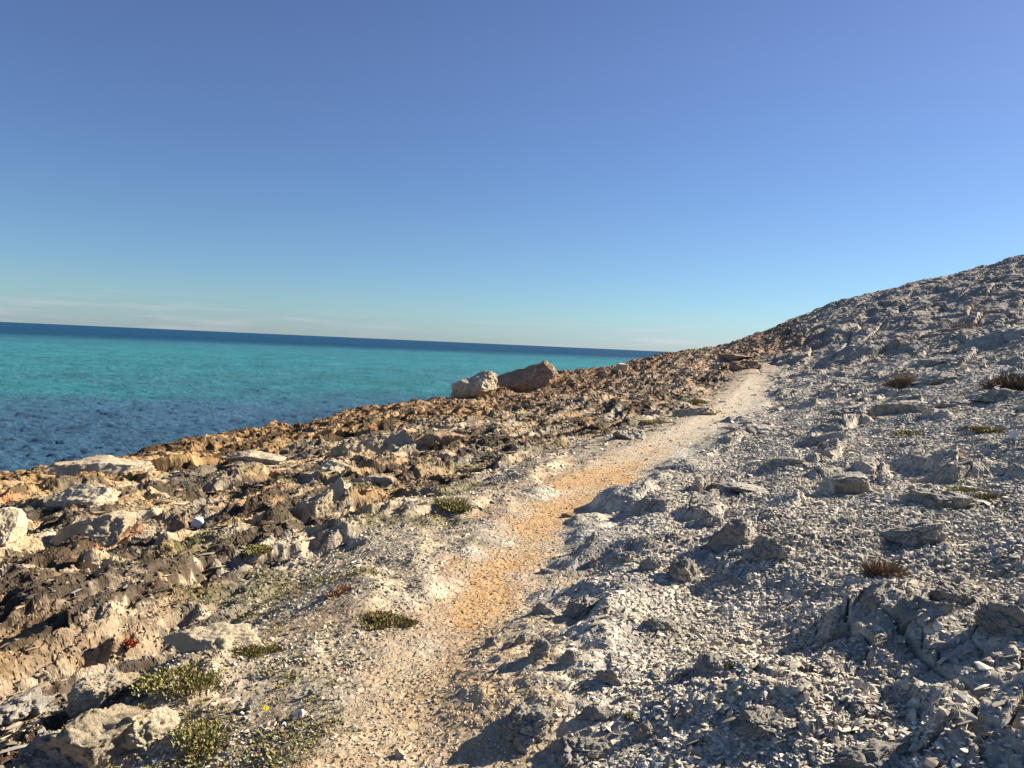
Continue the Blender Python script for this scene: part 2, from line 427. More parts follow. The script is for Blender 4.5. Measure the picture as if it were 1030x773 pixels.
def rock_mat(name, ca, cb, cc, scale=2.5, amount=.5, bump=.6, dist=.03):
    """rock: two tones in patches, a third as lichen or crusting, grain and pits as bump"""
    m_, t_, b = new_mat(name)
    tcn = t_.nodes.new('ShaderNodeTexCoord')
    def noise(sc, det=6, ro=.6):
        n = t_.nodes.new('ShaderNodeTexNoise'); n.inputs['Scale'].default_value = sc; n.inputs['Detail'].default_value = det; n.inputs['Roughness'].default_value = ro
        t_.links.new(tcn.outputs['Object'], n.inputs['Vector']); return n
    def mixc(fac, a_, b_):
        n = t_.nodes.new('ShaderNodeMix'); n.data_type = 'RGBA'; t_.links.new(fac, n.inputs['Factor'])
        for q, k in ((a_, 'A'), (b_, 'B')):
            if isinstance(q, tuple): n.inputs[k].default_value = (*q, 1)
            else: t_.links.new(q, n.inputs[k])
        return n.outputs['Result']
    def ramp(src, a_, b_):
        n = t_.nodes.new('ShaderNodeMapRange'); n.inputs['From Min'].default_value = a_; n.inputs['From Max'].default_value = b_
        t_.links.new(src, n.inputs['Value']); return n.outputs[0]
    r1 = ramp(noise(scale).outputs['Fac'], .38, .62)
    r2 = ramp(noise(scale * 3.1, 8, .7).outputs['Fac'], .62 - .2 * amount, .70)
    c = mixc(r2, mixc(r1, ca, cb), cc)
    t_.links.new(c, b.inputs['Base Color'])
    fine = noise(scale * 9, 8, .75)
    bu = t_.nodes.new('ShaderNodeBump'); bu.inputs['Strength'].default_value = bump; bu.inputs['Distance'].default_value = dist
    t_.links.new(fine.outputs['Fac'], bu.inputs['Height']); t_.links.new(bu.outputs[0], b.inputs['Normal'])
    return m_

M_GROUND = attr_mat('coastal_ground', bump=.5, scale=45, var=.30)
M_STONE = attr_mat('loose_stone', bump=.0, scale=70, var=.22)
M_LEAF = attr_mat('leaf', scale=90, var=.2, rough=.7)
M_BUFF = rock_mat('buff_limestone', (.50, .39, .25), (.66, .56, .40), (.20, .15, .10), 1.6, .5, 1.0, .06)
M_PALE = rock_mat('pale_limestone', (.68, .56, .38), (.76, .65, .46), (.42, .31, .19), 2.0, .4, 1.0, .06)
M_RUST = rock_mat('rusty_limestone', (.33, .21, .13), (.48, .34, .22), (.12, .08, .055), 2.2, .6, 1.0, .06)
M_GREY = rock_mat('grey_shale', (.33, .30, .245), (.49, .445, .37), (.64, .59, .49), 3.0, .35, 1.0, .035)
M_WHITE = rock_mat('white_stone', (.62, .60, .55), (.75, .73, .68), (.40, .37, .32), 12.0, .3, .4, .006)

# ------------------------------------------------------------------ ground: one sheet, its grid finer near the viewpoint
def polar_axes():
    th = [0.0]; st = .0014
    while th[-1] < math.pi:
        if th[-1] > math.radians(39): st = min(st * 1.03, .03)
        th.append(th[-1] + st)
    th = np.array(th[1:]); th = th[th < math.pi - .01]
    th = np.concatenate([-th[::-1], [0], th])
    r = [.3]
    while r[-1] < 175:
        d = r[-1]
        r.append(d + max(min(d * d / 1150, d * .0020), .0045 if d > 1.8 else .012))
    return th, np.array(r)

def polar_grid(th, r):
    nt_, nr = len(th), len(r)
    T, Rr_ = np.meshgrid(th, r)
    X = (Rr_ * np.sin(T)).ravel(); Y = (Rr_ * np.cos(T)).ravel()
    i = np.arange(nr - 1)[:, None]; j = np.arange(nt_)[None, :]
    j2 = (j + 1) % nt_
    Fq = np.stack([i * nt_ + j, i * nt_ + j2, (i + 1) * nt_ + j2, (i + 1) * nt_ + j], -1).reshape(-1, 4)[:, ::-1]
    return X, Y, Fq

def chunked(fn, X, Y, n=150000):
    outs = [fn(X[k:k + n], Y[k:k + n]) for k in range(0, len(X), n)]
    return [np.concatenate([o[i] for o in outs]) for i in range(len(outs[0]))]

th_, r_ = polar_axes()
GX, GY, GF = polar_grid(th_, r_)
GZ, GC_ = chunked(lambda a, b: terrain(a, b)[:2], GX, GY)
gv = np.stack([GX, GY, GZ], -1)
# close the sheet under the viewpoint
cidx = len(gv)
gv = np.vstack([gv, [[0, 0, zat(0, 0)]]]); GC_ = np.vstack([GC_, GC_[:1]])
ground = mesh_from('ground', gv, GF, smooth=False, mat=M_GROUND)
col_attr(ground, GC_)
tag(ground, kind='structure')
bmt = np.arange(len(th_)); 
hub = mesh_from('ground_centre', np.vstack([gv[:len(th_)], gv[-1:]]), np.stack([bmt, np.full(len(th_), len(th_)), (bmt + 1) % len(th_)], -1), mat=M_GROUND)
col_attr(hub, np.vstack([GC_[:len(th_)], GC_[:1]]))
hub.parent = ground
print('ground verts', len(gv))
del GX, GY, GF, gv

# ------------------------------------------------------------------ sea
def build_sea():
    r = [8.0]
    while r[-1] < 40000: r.append(r[-1] * (1.0045 if r[-1] < 250 else 1.03))
    r = np.array(r)
    th = np.radians(np.concatenate([np.arange(-120, -42, 1.5), np.arange(-42, 42, .13), np.arange(42, 240, 3)]))
    X, Y, Fq = polar_grid(th, r)
    D = np.hypot(X, Y)
    def h(x, y):
        d = np.hypot(x, y)
        k = 1 / (1 + (d / 260) ** 2)
        a = .20 * fbm(x / 2.6, y / 1.4, 301, 3) + .14 * ridged(x / .9, y / .5, 302, 2) + .10 * fbm(x / 9, y / 5, 303, 2)
        # seabed: weed meadows read dark, sand reads turquoise
        near = 54 + .30 * x * -1 * -1
        depth_y = y - (.62 * (x + 40))       # distance measured across the bands
        band = sstep(30, 62, depth_y + 9 * fbm(x / 30, y / 14, 304, 4) + 2.5 * fbm(x / 5, y / 5, 306, 2)) * (1 - sstep(130, 520, depth_y + 90 * fbm(x / 260, y / 90, 305, 3)))
        patchy = sstep(.2, .5, fbm(x / 60, y / 22, 307, 3)) * .35
        sand = np.clip(band * (1 - patchy), 0, 1)
        lo = np.array((.058, .135, .22), np.float32); hi = np.array((.038, .215, .235), np.float32); dp = np.array((.012, .060, .125), np.float32)
        base = np.where((depth_y > 150)[:, None], dp, lo)
        t3 = sstep(150, 500, depth_y)[:, None]
        base = lo * (1 - t3) + dp * t3
        c = base + (hi - base) * sand[:, None]
        ripple_shade = 1 + .42 * fbm(x / 5, y / 9, 308, 3, .6) + .18 * fbm(x / 22, y / 30, 309, 3) + .12 * fbm(x / 120, y / 60, 310, 3)  # ripple light and dark, with broader patches, painted into the water colour
        c = c * ripple_shade[:, None]
        return a * k + SEA_Z, np.clip(c, .003, .6)
    Z, C = chunked(h, X, Y)
    m_, t_, b = new_mat('sea_water', .08)
    b.inputs['IOR'].default_value = 1.33; b.inputs['Specular IOR Level'].default_value = .1
    at = t_.nodes.new('ShaderNodeAttribute'); at.attribute_name = 'cover'
    t_.links.new(at.outputs['Color'], b.inputs['Base Color'])
    ge = t_.nodes.new('ShaderNodeNewGeometry')
    mpn = t_.nodes.new('ShaderNodeMapping'); mpn.inputs['Scale'].default_value = (.55, 1.0, 1)
    t_.links.new(ge.outputs['Position'], mpn.inputs['Vector'])
    no = t_.nodes.new('ShaderNodeTexNoise'); no.inputs['Scale'].default_value = .55; no.inputs['Detail'].default_value = 9; no.inputs['Roughness'].default_value = .72
    t_.links.new(mpn.outputs[0], no.inputs['Vector'])
    ln = t_.nodes.new('ShaderNodeVectorMath'); ln.operation = 'LENGTH'; t_.links.new(ge.outputs['Position'], ln.inputs[0])
    rr_ = t_.nodes.new('ShaderNodeMapRange'); rr_.inputs['From Min'].default_value = 60; rr_.inputs['From Max'].default_value = 500
    rr_.inputs['To Min'].default_value = .12; rr_.inputs['To Max'].default_value = .75      # open water is choppier than the sheltered cove
    t_.links.new(ln.outputs['Value'], rr_.inputs['Value']); t_.links.new(rr_.outputs[0], b.inputs['Roughness'])
    bu = t_.nodes.new('ShaderNodeBump'); bu.inputs['Strength'].default_value = 1.0; bu.inputs['Distance'].default_value = 1.5
    t_.links.new(no.outputs['Fac'], bu.inputs['Height']); t_.links.new(bu.outputs[0], b.inputs['Normal'])
    o = mesh_from('sea', np.stack([X, Y, Z], -1), Fq, smooth=True, mat=m_)
    col_attr(o, C); tag(o, kind='structure')
build_sea()
# ------------------------------------------------------------------ single rocks
from mathutils import noise as mn_, Vector

def rock(name, px, py, wpx, hpx, mat, label, cat, seed, depth=.8, cuts=16, rough=.10, lay=0, sub=4, prof=None, yaw=None, sink=.42, tiltdir=None, group=None, lean=0.0):
    """A rock that stands at the ground seen at pixel (px, py) of the photograph, wpx by hpx pixels large there."""
    x, y, z, t_ = ground_at(px, py)
    az = math.atan2(x, y)
    W = wpx * t_ / F_PX; H = hpx * t_ / F_PX
    sx, sy, sz = W / 2, W / 2 * depth, H / (2 - 2 * sink) * 1.0
    x += math.sin(az) * sy * .55; y += math.cos(az) * sy * .55
    hs_ = terrain(x + np.cos(np.arange(8) * .785) * sx * .7, y + np.sin(np.arange(8) * .785) * sy * .7, False)
    z = float(np.percentile(hs_, 35)) if t_ < 60 else z
    rs = np.random.RandomState(seed)
    bm = bmesh.new(); bmesh.ops.create_icosphere(bm, subdivisions=sub, radius=1.0)
    P = np.array([v.co[:] for v in bm.verts])
    for k in range(cuts):
        n = rs.randn(3); n[2] *= .9; n /= np.linalg.norm(n); d = .40 + .36 * rs.rand()
        ex = np.clip(P @ n - d, 0, None); P = P - ex[:, None] * n
    P = P / np.abs(P).max(0)
    nl = np.array([.25 + .3 * rs.rand(), -.35, .8]); nl /= np.linalg.norm(nl)
    off = rs.rand(3) * 50
    Q = P * np.array([1.0, depth, max(sz / sx, .3)])
    disp = np.empty(len(P))
    for i, q in enumerate(Q):
        a = Vector((q[0] * 1.5 + off[0], q[1] * 1.5 + off[1], q[2] * 1.5 + off[2]))
        if mat is not M_GREY: disp_pit = -(rough * .9 + .03) * max(0, .34 - mn_.voronoi(a * 4.6)[0][0]) - (rough * .8 + .02) * max(0, .38 - mn_.voronoi(a * 10)[0][0]) - (rough * .45 + .01) * max(0, .4 - mn_.voronoi(a * 21)[0][0])
        else:
            vd, vp = mn_.voronoi(a * 1.5 + Vector((0, 0, a[2] * .8)))
            vd2, vp2 = mn_.voronoi(a * 4.0)
            disp_pit = .16 * (math.sin(vp[0][0] * 91 + vp[0][1] * 47) * .5) - .09 * max(0, 1 - (vd[1] - vd[0]) / .09) + .05 * math.sin(vp2[0][0] * 91 + vp2[0][2] * 47) - .03 * max(0, 1 - (vd2[1] - vd2[0]) / .12)
        disp[i] = disp_pit + mn_.fractal(a, .55, 2.1, 6) * min(rough, .13) * 1.1 + mn_.fractal(a * 5.3, .7, 2.1, 4) * (.018 + rough * .12) - rough * .9 * max(0, .28 - mn_.voronoi(a * 2.4)[0][0])
    if lay:
        ph = (Q @ nl) * lay + disp * 3; fr = ph - np.floor(ph)
        disp = disp + .055 * (fr - .5)
    nrm = P / np.maximum(np.linalg.norm(P, axis=1), 1e-6)[:, None]
    P = P + nrm * disp[:, None]
    if prof is not None:
        hp = np.interp(P[:, 0], np.linspace(-1, 1, len(prof)), prof); P[:, 2] *= hp
    P = P * np.array([sx, sy, sz])
    if lean:
        c, s_ = math.cos(lean), math.sin(lean); P = np.stack([P[:, 0] * c - P[:, 2] * s_, P[:, 1], P[:, 0] * s_ + P[:, 2] * c], 1)
    yw = -az if yaw is None else yaw
    c, s_ = math.cos(yw), math.sin(yw)
    P = np.stack([P[:, 0] * c - P[:, 1] * s_, P[:, 0] * s_ + P[:, 1] * c, P[:, 2]], 1)
    # long stones follow the slope they lie on
    ROCK_SPOTS.append((x, y, sx, 'grey' if mat is M_GREY else 'lime'))
    e = max(sx * .6, .03)
    gx = (zat(x + e, y) - zat(x - e, y)) / (2 * e); gx = max(-.45, min(.45, gx)) * .8
    P[:, 2] += P[:, 0] * gx
    Fq = np.array([[v.index for v in f.verts] for f in bm.faces], np.int32); bm.free()
    o = mesh_from(name, P, Fq, smooth=(sub >= 5), mat=mat)
    o.location = (x, y, z + sz * (1 - 2 * sink))
    tag(o, label, cat, group)
    return o

ROCK_SPOTS = []
B = 'boulder'; RO = 'rock'; ST = 'stone'; OC = 'outcrop'
R_ = [
 ('boulder', 110, 474, 108, 28, M_BUFF, 'long flat cream boulder slab lying at the shore edge above the water on the left', B, 1, dict(depth=.5, cuts=7, sub=6, rough=.07, prof=[.8, .8, .85, 1.0, 1.15, 1.0, .9, .9, .95], sink=.3)),
 ('boulder', -2, 545, 44, 34, M_PALE, 'pale rounded boulder cut by the left edge of the picture', B, 2, dict(depth=.9, sub=6, rough=.05, cuts=10, sink=.22)),
 ('boulder', 474, 400, 54, 31, M_BUFF, 'blocky buff boulder standing against the sea, left of the rust brown wedge', B, 3, dict(depth=.8, sub=6, cuts=9, rough=.09, sink=.12, prof=[.8, .95, 1, .95, .95, 1, .95, .85])),
 ('boulder', 525, 394, 66, 29, M_RUST, 'rust brown wedge shaped boulder rising to a knob at its right end against the sea', B, 4, dict(depth=.45, sub=6, cuts=5, rough=.12, sink=.2, prof=[.5, .5, .55, .62, .7, .8, .95, 1.15, 1.35, 1.45])),
 ('boulder', 627, 373, 18, 8, M_BUFF, 'small ochre boulder alone on the far shoreline, right of the two big ones', B, 5, dict(sub=4)),
 ('stone', 199, 531, 15, 11, M_WHITE, 'small bright white stone beside a pitted brown rock among the left ledges', ST, 6, dict(rough=.05)),
 ('rock', 181, 532, 24, 17, M_RUST, 'pitted brown rock touching the small bright white stone', RO, 7, dict(sub=5, rough=.16)),
 ('rock', 98, 541, 68, 24, M_BUFF, 'low hollowed tan rock, shaded under its left side, near the pale edge boulder', RO, 8, dict(sub=6, rough=.14, depth=.6)),
 ('rock', 84, 503, 62, 20, M_PALE, 'cream hump of rock just in front of the long flat boulder slab', RO, 9, dict(sub=6, rough=.10, depth=.6)),
 ('rock', 146, 523, 48, 12, M_PALE, 'low cream ledge rock between the hollowed tan rock and the white stone', RO, 10, dict(sub=5, rough=.12, depth=.6)),
 ('limestone_outcrop', 100, 772, 104, 40, M_BUFF, 'jagged cream outcrop at the bottom edge near the left corner', OC, 11, dict(sub=6, rough=.20, cuts=12, depth=.7)),
 ('limestone_outcrop', 150, 752, 78, 30, M_PALE, 'sharp pale outcrop behind the weeds near the bottom left corner', OC, 12, dict(sub=6, rough=.20, cuts=12)),
 ('limestone_outcrop', 118, 700, 86, 24, M_BUFF, 'spiky eroded cream outcrop uphill of the bottom left outcrops', OC, 13, dict(sub=6, rough=.24, cuts=10, depth=.6)),
 ('limestone_outcrop', 215, 655, 90, 22, M_PALE, 'low pale rock ledge between the weeds and the long black hollow', OC, 14, dict(sub=6, rough=.16, depth=.45)),
 ('shale_slab', 48, 757, 62, 44, M_GREY, 'dark grey slab in the shade at the bottom left, left of the jagged cream outcrop', 'slab', 15, dict(sub=5, lay=5, cuts=17)),
 ('shale_slab', 20, 722, 66, 26, M_GREY, 'grey layered slab at the left edge above the dark one in the corner', 'slab', 16, dict(sub=5, lay=6, cuts=17)),
 ('rock', 652, 516, 56, 22, M_GREY, 'grey peaked rock on the right edge of the path with a shadow to its left', RO, 17, dict(sub=5, cuts=19, rough=.04, prof=[.4, .7, 1.0, 1.15, .9, .7, .5])),
 ('rock', 598, 542, 24, 15, M_GREY, 'small pointed grey stone standing in the middle of the path', ST, 18, dict(cuts=17, rough=.04)),
 ('stone', 573, 521, 18, 6, M_RUST, 'flat dark stone in the orange stretch of the path', ST, 19, dict(rough=.05)),
 ('stone', 551, 577, 17, 8, M_GREY, 'small dark stone in the path just above the heap of broken shale', ST, 20, dict()),
 ('rock', 628, 566, 28, 17, M_GREY, 'grey rock leftmost of the short row right of the path', RO, 21, dict(lay=5)),
 ('rock', 651, 573, 26, 17, M_GREY, 'pale grey rock second in the short row right of the path', RO, 22, dict(cuts=17)),
 ('rock', 690, 585, 36, 25, M_GREY, 'broad grey rock at the right end of the short row right of the path', RO, 23, dict(lay=4, sub=5)),
 ('stone', 598, 570, 14, 9, M_GREY, 'small grey stone lying left of the short row of rocks', ST, 24, dict()),
 ('shale_outcrop', 738, 548, 46, 42, M_GREY, 'upright banded grey outcrop, the tallest one in the middle of the right slope', OC, 25, dict(sub=6, lay=5, cuts=17, rough=.07, lean=-.35)),
 ('shale_outcrop', 768, 563, 42, 32, M_GREY, 'lower rounded outcrop leaning on the right side of the tallest banded one', OC, 26, dict(sub=6, lay=4, cuts=17, rough=.07)),
 ('shale_outcrop', 716, 528, 34, 22, M_GREY, 'small outcrop stepping down to the left of the tallest banded one', OC, 27, dict(sub=5, lay=5, cuts=17)),
 ('shale_outcrop', 524, 748, 76, 40, M_GREY, 'big layered outcrop of thin upright plates at the bottom beside the path', OC, 28, dict(sub=6, lay=9, cuts=13, rough=.12, lean=.25)),
 ('shale_outcrop', 578, 768, 70, 40, M_GREY, 'thin plated outcrop at the bottom edge right of the biggest one beside the path', OC, 29, dict(sub=6, lay=9, cuts=13, rough=.12)),
 ('stone', 541, 662, 26, 24, M_GREY, 'angular pale block on top of the shale heap beside the path', ST, 30, dict(cuts=19, rough=.03)),
 ('stone', 572, 668, 24, 18, M_GREY, 'blunt grey block right of the angular pale one on the heap', ST, 31, dict(cuts=19, rough=.04)),
 ('stone', 612, 690, 32, 20, M_GREY, 'rounded speckled grey stone on the right flank of the shale heap', ST, 32, dict(cuts=14, sub=5)),
 ('stone', 597, 725, 38, 15, M_GREY, 'long dark stone arched over the plates at the bottom of the heap', ST, 33, dict(depth=.35, lay=5, sub=5)),
 ('stone', 645, 743, 30, 22, M_GREY, 'smooth slanting grey stone near the bottom, right of the shale heap', ST, 34, dict(depth=.5, cuts=19, rough=.03, lean=-.4)),
 ('stone', 494, 650, 15, 10, M_GREY, 'small rounded stone leftmost of three lying on the path edge by the heap', ST, 35, dict()),
 ('stone', 510, 653, 13, 9, M_GREY, 'middle one of three small stones on the path edge by the heap', ST, 36, dict()),
 ('stone', 480, 659, 11, 6, M_BUFF, 'tan pebble just left of the three small stones at the path edge', ST, 37, dict()),
 ('stone', 524, 648, 14, 11, M_GREY, 'right one of three small stones on the path edge by the heap', ST, 38, dict()),
 ('rock', 545, 618, 34, 20, M_GREY, 'broken grey rock at the upper left end of the shale heap', RO, 39, dict(lay=6, sub=5)),
 ('rock', 585, 622, 42, 24, M_GREY, 'broken grey rock crowning the middle of the shale heap', RO, 40, dict(lay=6, sub=5, rough=.14)),
 ('rock', 660, 634, 34, 14, M_GREY, 'low dark rock half sunk in scree above the shale heap', RO, 41, dict(sub=5)),
 ('rock', 714, 680, 40, 19, M_GREY, 'dark rounded rock casting a round shadow to the left in the lower middle', RO, 42, dict(sub=5, cuts=15, rough=.07)),
 ('shale_outcrop', 762, 742, 64, 34, M_GREY, 'layered dark outcrop below the dark rounded rock in the lower middle', OC, 43, dict(sub=6, lay=8, rough=.14)),
 ('shale_outcrop', 880, 772, 110, 30, M_GREY, 'long low plated outcrop along the bottom edge on the right', OC, 44, dict(sub=6, lay=9, rough=.12, depth=.5)),
 ('rock', 1016, 638, 64, 42, M_GREY, 'large smooth blue grey rock at the right edge with a long shadow', RO, 45, dict(sub=6, cuts=13, rough=.03)),
 ('shale_outcrop', 922, 620, 56, 32, M_GREY, 'cracked blocky grey outcrop left of the large smooth edge rock', OC, 46, dict(sub=6, lay=4, cuts=19, rough=.06)),
 ('shale_outcrop', 962, 606, 46, 26, M_GREY, 'cracked grey outcrop filling the gap between the blocky one and the smooth edge rock', OC, 47, dict(sub=6, lay=5, cuts=19, rough=.06)),
 ('shale_outcrop', 884, 606, 40, 18, M_GREY, 'small outcrop on the left end of the cracked blocky one, under the rusty bush', OC, 48, dict(sub=5, lay=4, cuts=17)),
 ('rock', 918, 548, 66, 26, M_GREY, 'triangular dark grey rock with its shadow side left, in the middle of the right scree', RO, 49, dict(sub=5, cuts=19, rough=.03, prof=[.25, .45, .7, .95, 1.2, 1.1, .6])),
 ('rock', 945, 510, 62, 22, M_GREY, 'grey slanting rock right behind the tiny white stone on the right scree', RO, 50, dict(sub=5, cuts=19, rough=.04)),
 ('rock', 950, 482, 54, 18, M_GREY, 'dark tilted slab above the slanting rock with the tiny white stone', RO, 51, dict(sub=5, cuts=19, rough=.03, prof=[.3, .5, .8, 1.2, 1.1, .6])),
 ('stone', 894, 504, 7, 8, M_WHITE, 'tiny bright white stone on the right scree', ST, 52, dict(rough=.03)),
 ('stone', 1019, 441, 9, 7, M_WHITE, 'tiny white stone in a dark weedy hollow at the right edge', ST, 53, dict(rough=.03)),
 ('shale_slab', 735, 492, 74, 12, M_GREY, 'flat grey slab by the path bend, the lower one of the two there', 'slab', 54, dict(sub=5, cuts=17, rough=.05, depth=.7)),
 ('shale_slab', 762, 436, 66, 14, M_GREY, 'flat grey slab where the upper path bends, right of the gravel', 'slab', 55, dict(sub=5, cuts=17, rough=.05)),
 ('shale_slab', 822, 448, 50, 20, M_GREY, 'humped dark slab beneath the long row of smooth grey slabs', 'slab', 56, dict(sub=5, cuts=17, rough=.05)),
 ('shale_slab', 786, 470, 56, 16, M_GREY, 'split pale grey slab below the humped dark one', 'slab', 57, dict(sub=5, cuts=17, rough=.05, lay=3)),
 ('shale_slab', 862, 412, 58, 16, M_GREY, 'left end slab of the long row of smooth grey slabs under the dry round bush', 'slab', 58, dict(sub=5, cuts=17, rough=.04)),
 ('shale_slab', 908, 415, 66, 21, M_GREY, 'tallest smooth slab in the long row under the dry round bush', 'slab', 59, dict(sub=5, cuts=17, rough=.04, lean=-.15)),
 ('shale_slab', 955, 409, 46, 15, M_GREY, 'slab next right of the tallest one in the long row', 'slab', 60, dict(sub=5, cuts=17, rough=.04)),
 ('shale_slab', 1002, 404, 56, 18, M_GREY, 'right end slab of the long row, below the dark edge bush', 'slab', 61, dict(sub=5, cuts=17, rough=.04)),
 ('shale_slab', 962, 380, 72, 16, M_GREY, 'broad smooth slab lying between the dry round bush and the dark edge bush', 'slab', 62, dict(sub=5, cuts=17, rough=.04, prof=[.4, .7, 1.1, 1.1, .8, .6, .4])),
 ('shale_slab', 935, 368, 48, 14, M_GREY, 'dark humped slab just uphill of the broad one between the bushes', 'slab', 63, dict(sub=5, cuts=17, rough=.05)),
 ('shale_slab', 1005, 345, 66, 18, M_GREY, 'large grey slab at the right edge high on the hillside', 'slab', 64, dict(sub=5, cuts=17, rough=.05)),
 ('shale_slab', 845, 495, 46, 9, M_GREY, 'thin slab half buried in the middle of the right scree', 'slab', 65, dict(sub=4, cuts=17, rough=.05)),
 ('rock', 634, 442, 36, 14, M_GREY, 'dark grey rock left of the path with a long shadow on the ledges', RO, 66, dict(sub=5, cuts=17, rough=.05)),
 ('limestone_ledge', 432, 452, 66, 20, M_RUST, 'brown overhanging ledge above the biggest black hollow near the shore', 'ledge', 67, dict(sub=6, rough=.14, depth=.6, sink=.1)),
 ('limestone_ledge', 375, 455, 84, 24, M_BUFF, 'tan shelf of rock left of the brown overhanging ledge', 'ledge', 68, dict(sub=6, rough=.13, depth=.6, sink=.1)),
 ('limestone_ledge', 258, 464, 66, 16, M_BUFF, 'orange tinted shelf of rock farthest left of the overhanging ledges', 'ledge', 69, dict(sub=6, rough=.12, depth=.6, sink=.1)),
 ('limestone_ledge', 336, 474, 48, 12, M_PALE, 'pale flat ledge at the foot of the tan shelf', 'ledge', 70, dict(sub=5, rough=.12, depth=.6)),
 ('limestone_ledge', 300, 517, 64, 32, M_BUFF, 'tall hollowed tan ledge rock, left one of the touching pair in the middle left', 'ledge', 71, dict(sub=6, rough=.2, depth=.6)),
 ('limestone_ledge', 340, 503, 44, 24, M_PALE, 'pale ledge rock, right one of the touching pair in the middle left', 'ledge', 72, dict(sub=6, rough=.15, depth=.7)),
 ('limestone_ledge', 374, 484, 58, 13, M_BUFF, 'flat tan ledge with reddish soil at its foot, uphill of the touching pair', 'ledge', 73, dict(sub=5, rough=.1, depth=.6)),
 ('limestone_ledge', 700, 418, 52, 13, M_BUFF, 'orange ochre bank of rock at the left side of the upper path', 'ledge', 74, dict(sub=6, rough=.13, depth=.6)),
 ('limestone_ledge', 748, 372, 34, 10, M_RUST, 'reddish rock beside the far bare earth patch below the skyline', 'ledge', 75, dict(sub=5, rough=.13)),
 ('limestone_ledge', 735, 361, 40, 9, M_RUST, 'dark brown rock on the skyline saddle where the path vanishes', 'ledge', 76, dict(sub=5, rough=.16)),
 ('stone', 314, 700, 11, 9, M_GREY, 'smooth grey pebble above the long pale sliver left of the path', ST, 77, dict(rough=.03)),
 ('stone', 302, 722, 20, 9, M_WHITE, 'long pale sliver of stone right of the yellow flower', ST, 78, dict(depth=.35, rough=.03)),
 ('stone', 253, 716, 13, 12, M_GREY, 'round grey stone just left of the yellow flower', ST, 79, dict(rough=.03)),
 ('stone', 402, 763, 12, 8, M_PALE, 'pale stone in the gravel at the bottom edge of the path', ST, 80, dict(rough=.03)),
]
for (nm, px_, py_, w_, h_, mt_, lb_, ct_, sd_, kw) in R_:
    if ct_ in ('outcrop', 'slab') and mt_ is M_GREY: h_ *= .62
    elif mt_ is M_GREY: h_ *= .8
    if mt_ is M_GREY: kw['sub'] = 6 if w_ > 34 else 5
    rock(nm, px_, py_, w_, h_, mt_, lb_, ct_, sd_, **kw)

# ------------------------------------------------------------------ loose stones too many to count
def hull_variants(n, pts, flat, seed, lx=1.25, ly=.8):
    rs = np.random.RandomState(seed); out = []
    for k in range(n):
        bm = bmesh.new()
        p = rs.randn(pts, 3); p /= np.linalg.norm(p, axis=1)[:, None]
        p *= (.75 + .5 * rs.rand(pts, 1))
        p *= np.array([lx, ly, flat * (.7 + .6 * rs.rand())])
        for q in p: bm.verts.new(q)
        r = bmesh.ops.convex_hull(bm, input=bm.verts)
        junk = [e for e in r['geom_interior'] if isinstance(e, bmesh.types.BMVert)]
        if junk: bmesh.ops.delete(bm, geom=junk, context='VERTS')
        bmesh.ops.triangulate(bm, faces=bm.faces)
        bm.verts.index_update()
        V = np.array([v.co[:] for v in bm.verts], np.float32); Fq = np.array([[v.index for v in f.verts] for f in bm.faces], np.int32)
        bm.free(); out.append((V, Fq))
    return out

import bmesh
FLAT = hull_variants(10, 9, .34, 3)
CHUNK = hull_variants(10, 11, .68, 4)
PLATE = hull_variants(12, 14, .20, 5, 1.7, .85)

def rot_mats(rs, n, tilt):
    a = rs.rand(n) * 2 * np.pi; ax = rs.rand(n) * 2 * np.pi; b = rs.randn(n) * tilt
    ca, sa, cb, sb = np.cos(a), np.sin(a), np.cos(b), np.sin(b)
    kx, ky = np.cos(ax), np.sin(ax)
    Rz = np.zeros((n, 3, 3)); Rz[:, 0, 0] = ca; Rz[:, 0, 1] = -sa; Rz[:, 1, 0] = sa; Rz[:, 1, 1] = ca; Rz[:, 2, 2] = 1
    Rt = np.zeros((n, 3, 3)); c1 = 1 - cb
    Rt[:, 0, 0] = cb + kx * kx * c1; Rt[:, 0, 1] = kx * ky * c1; Rt[:, 0, 2] = ky * sb
    Rt[:, 1, 0] = kx * ky * c1; Rt[:, 1, 1] = cb + ky * ky * c1; Rt[:, 1, 2] = -kx * sb
    Rt[:, 2, 0] = -ky * sb; Rt[:, 2, 1] = kx * sb; Rt[:, 2, 2] = cb
    return Rt @ Rz

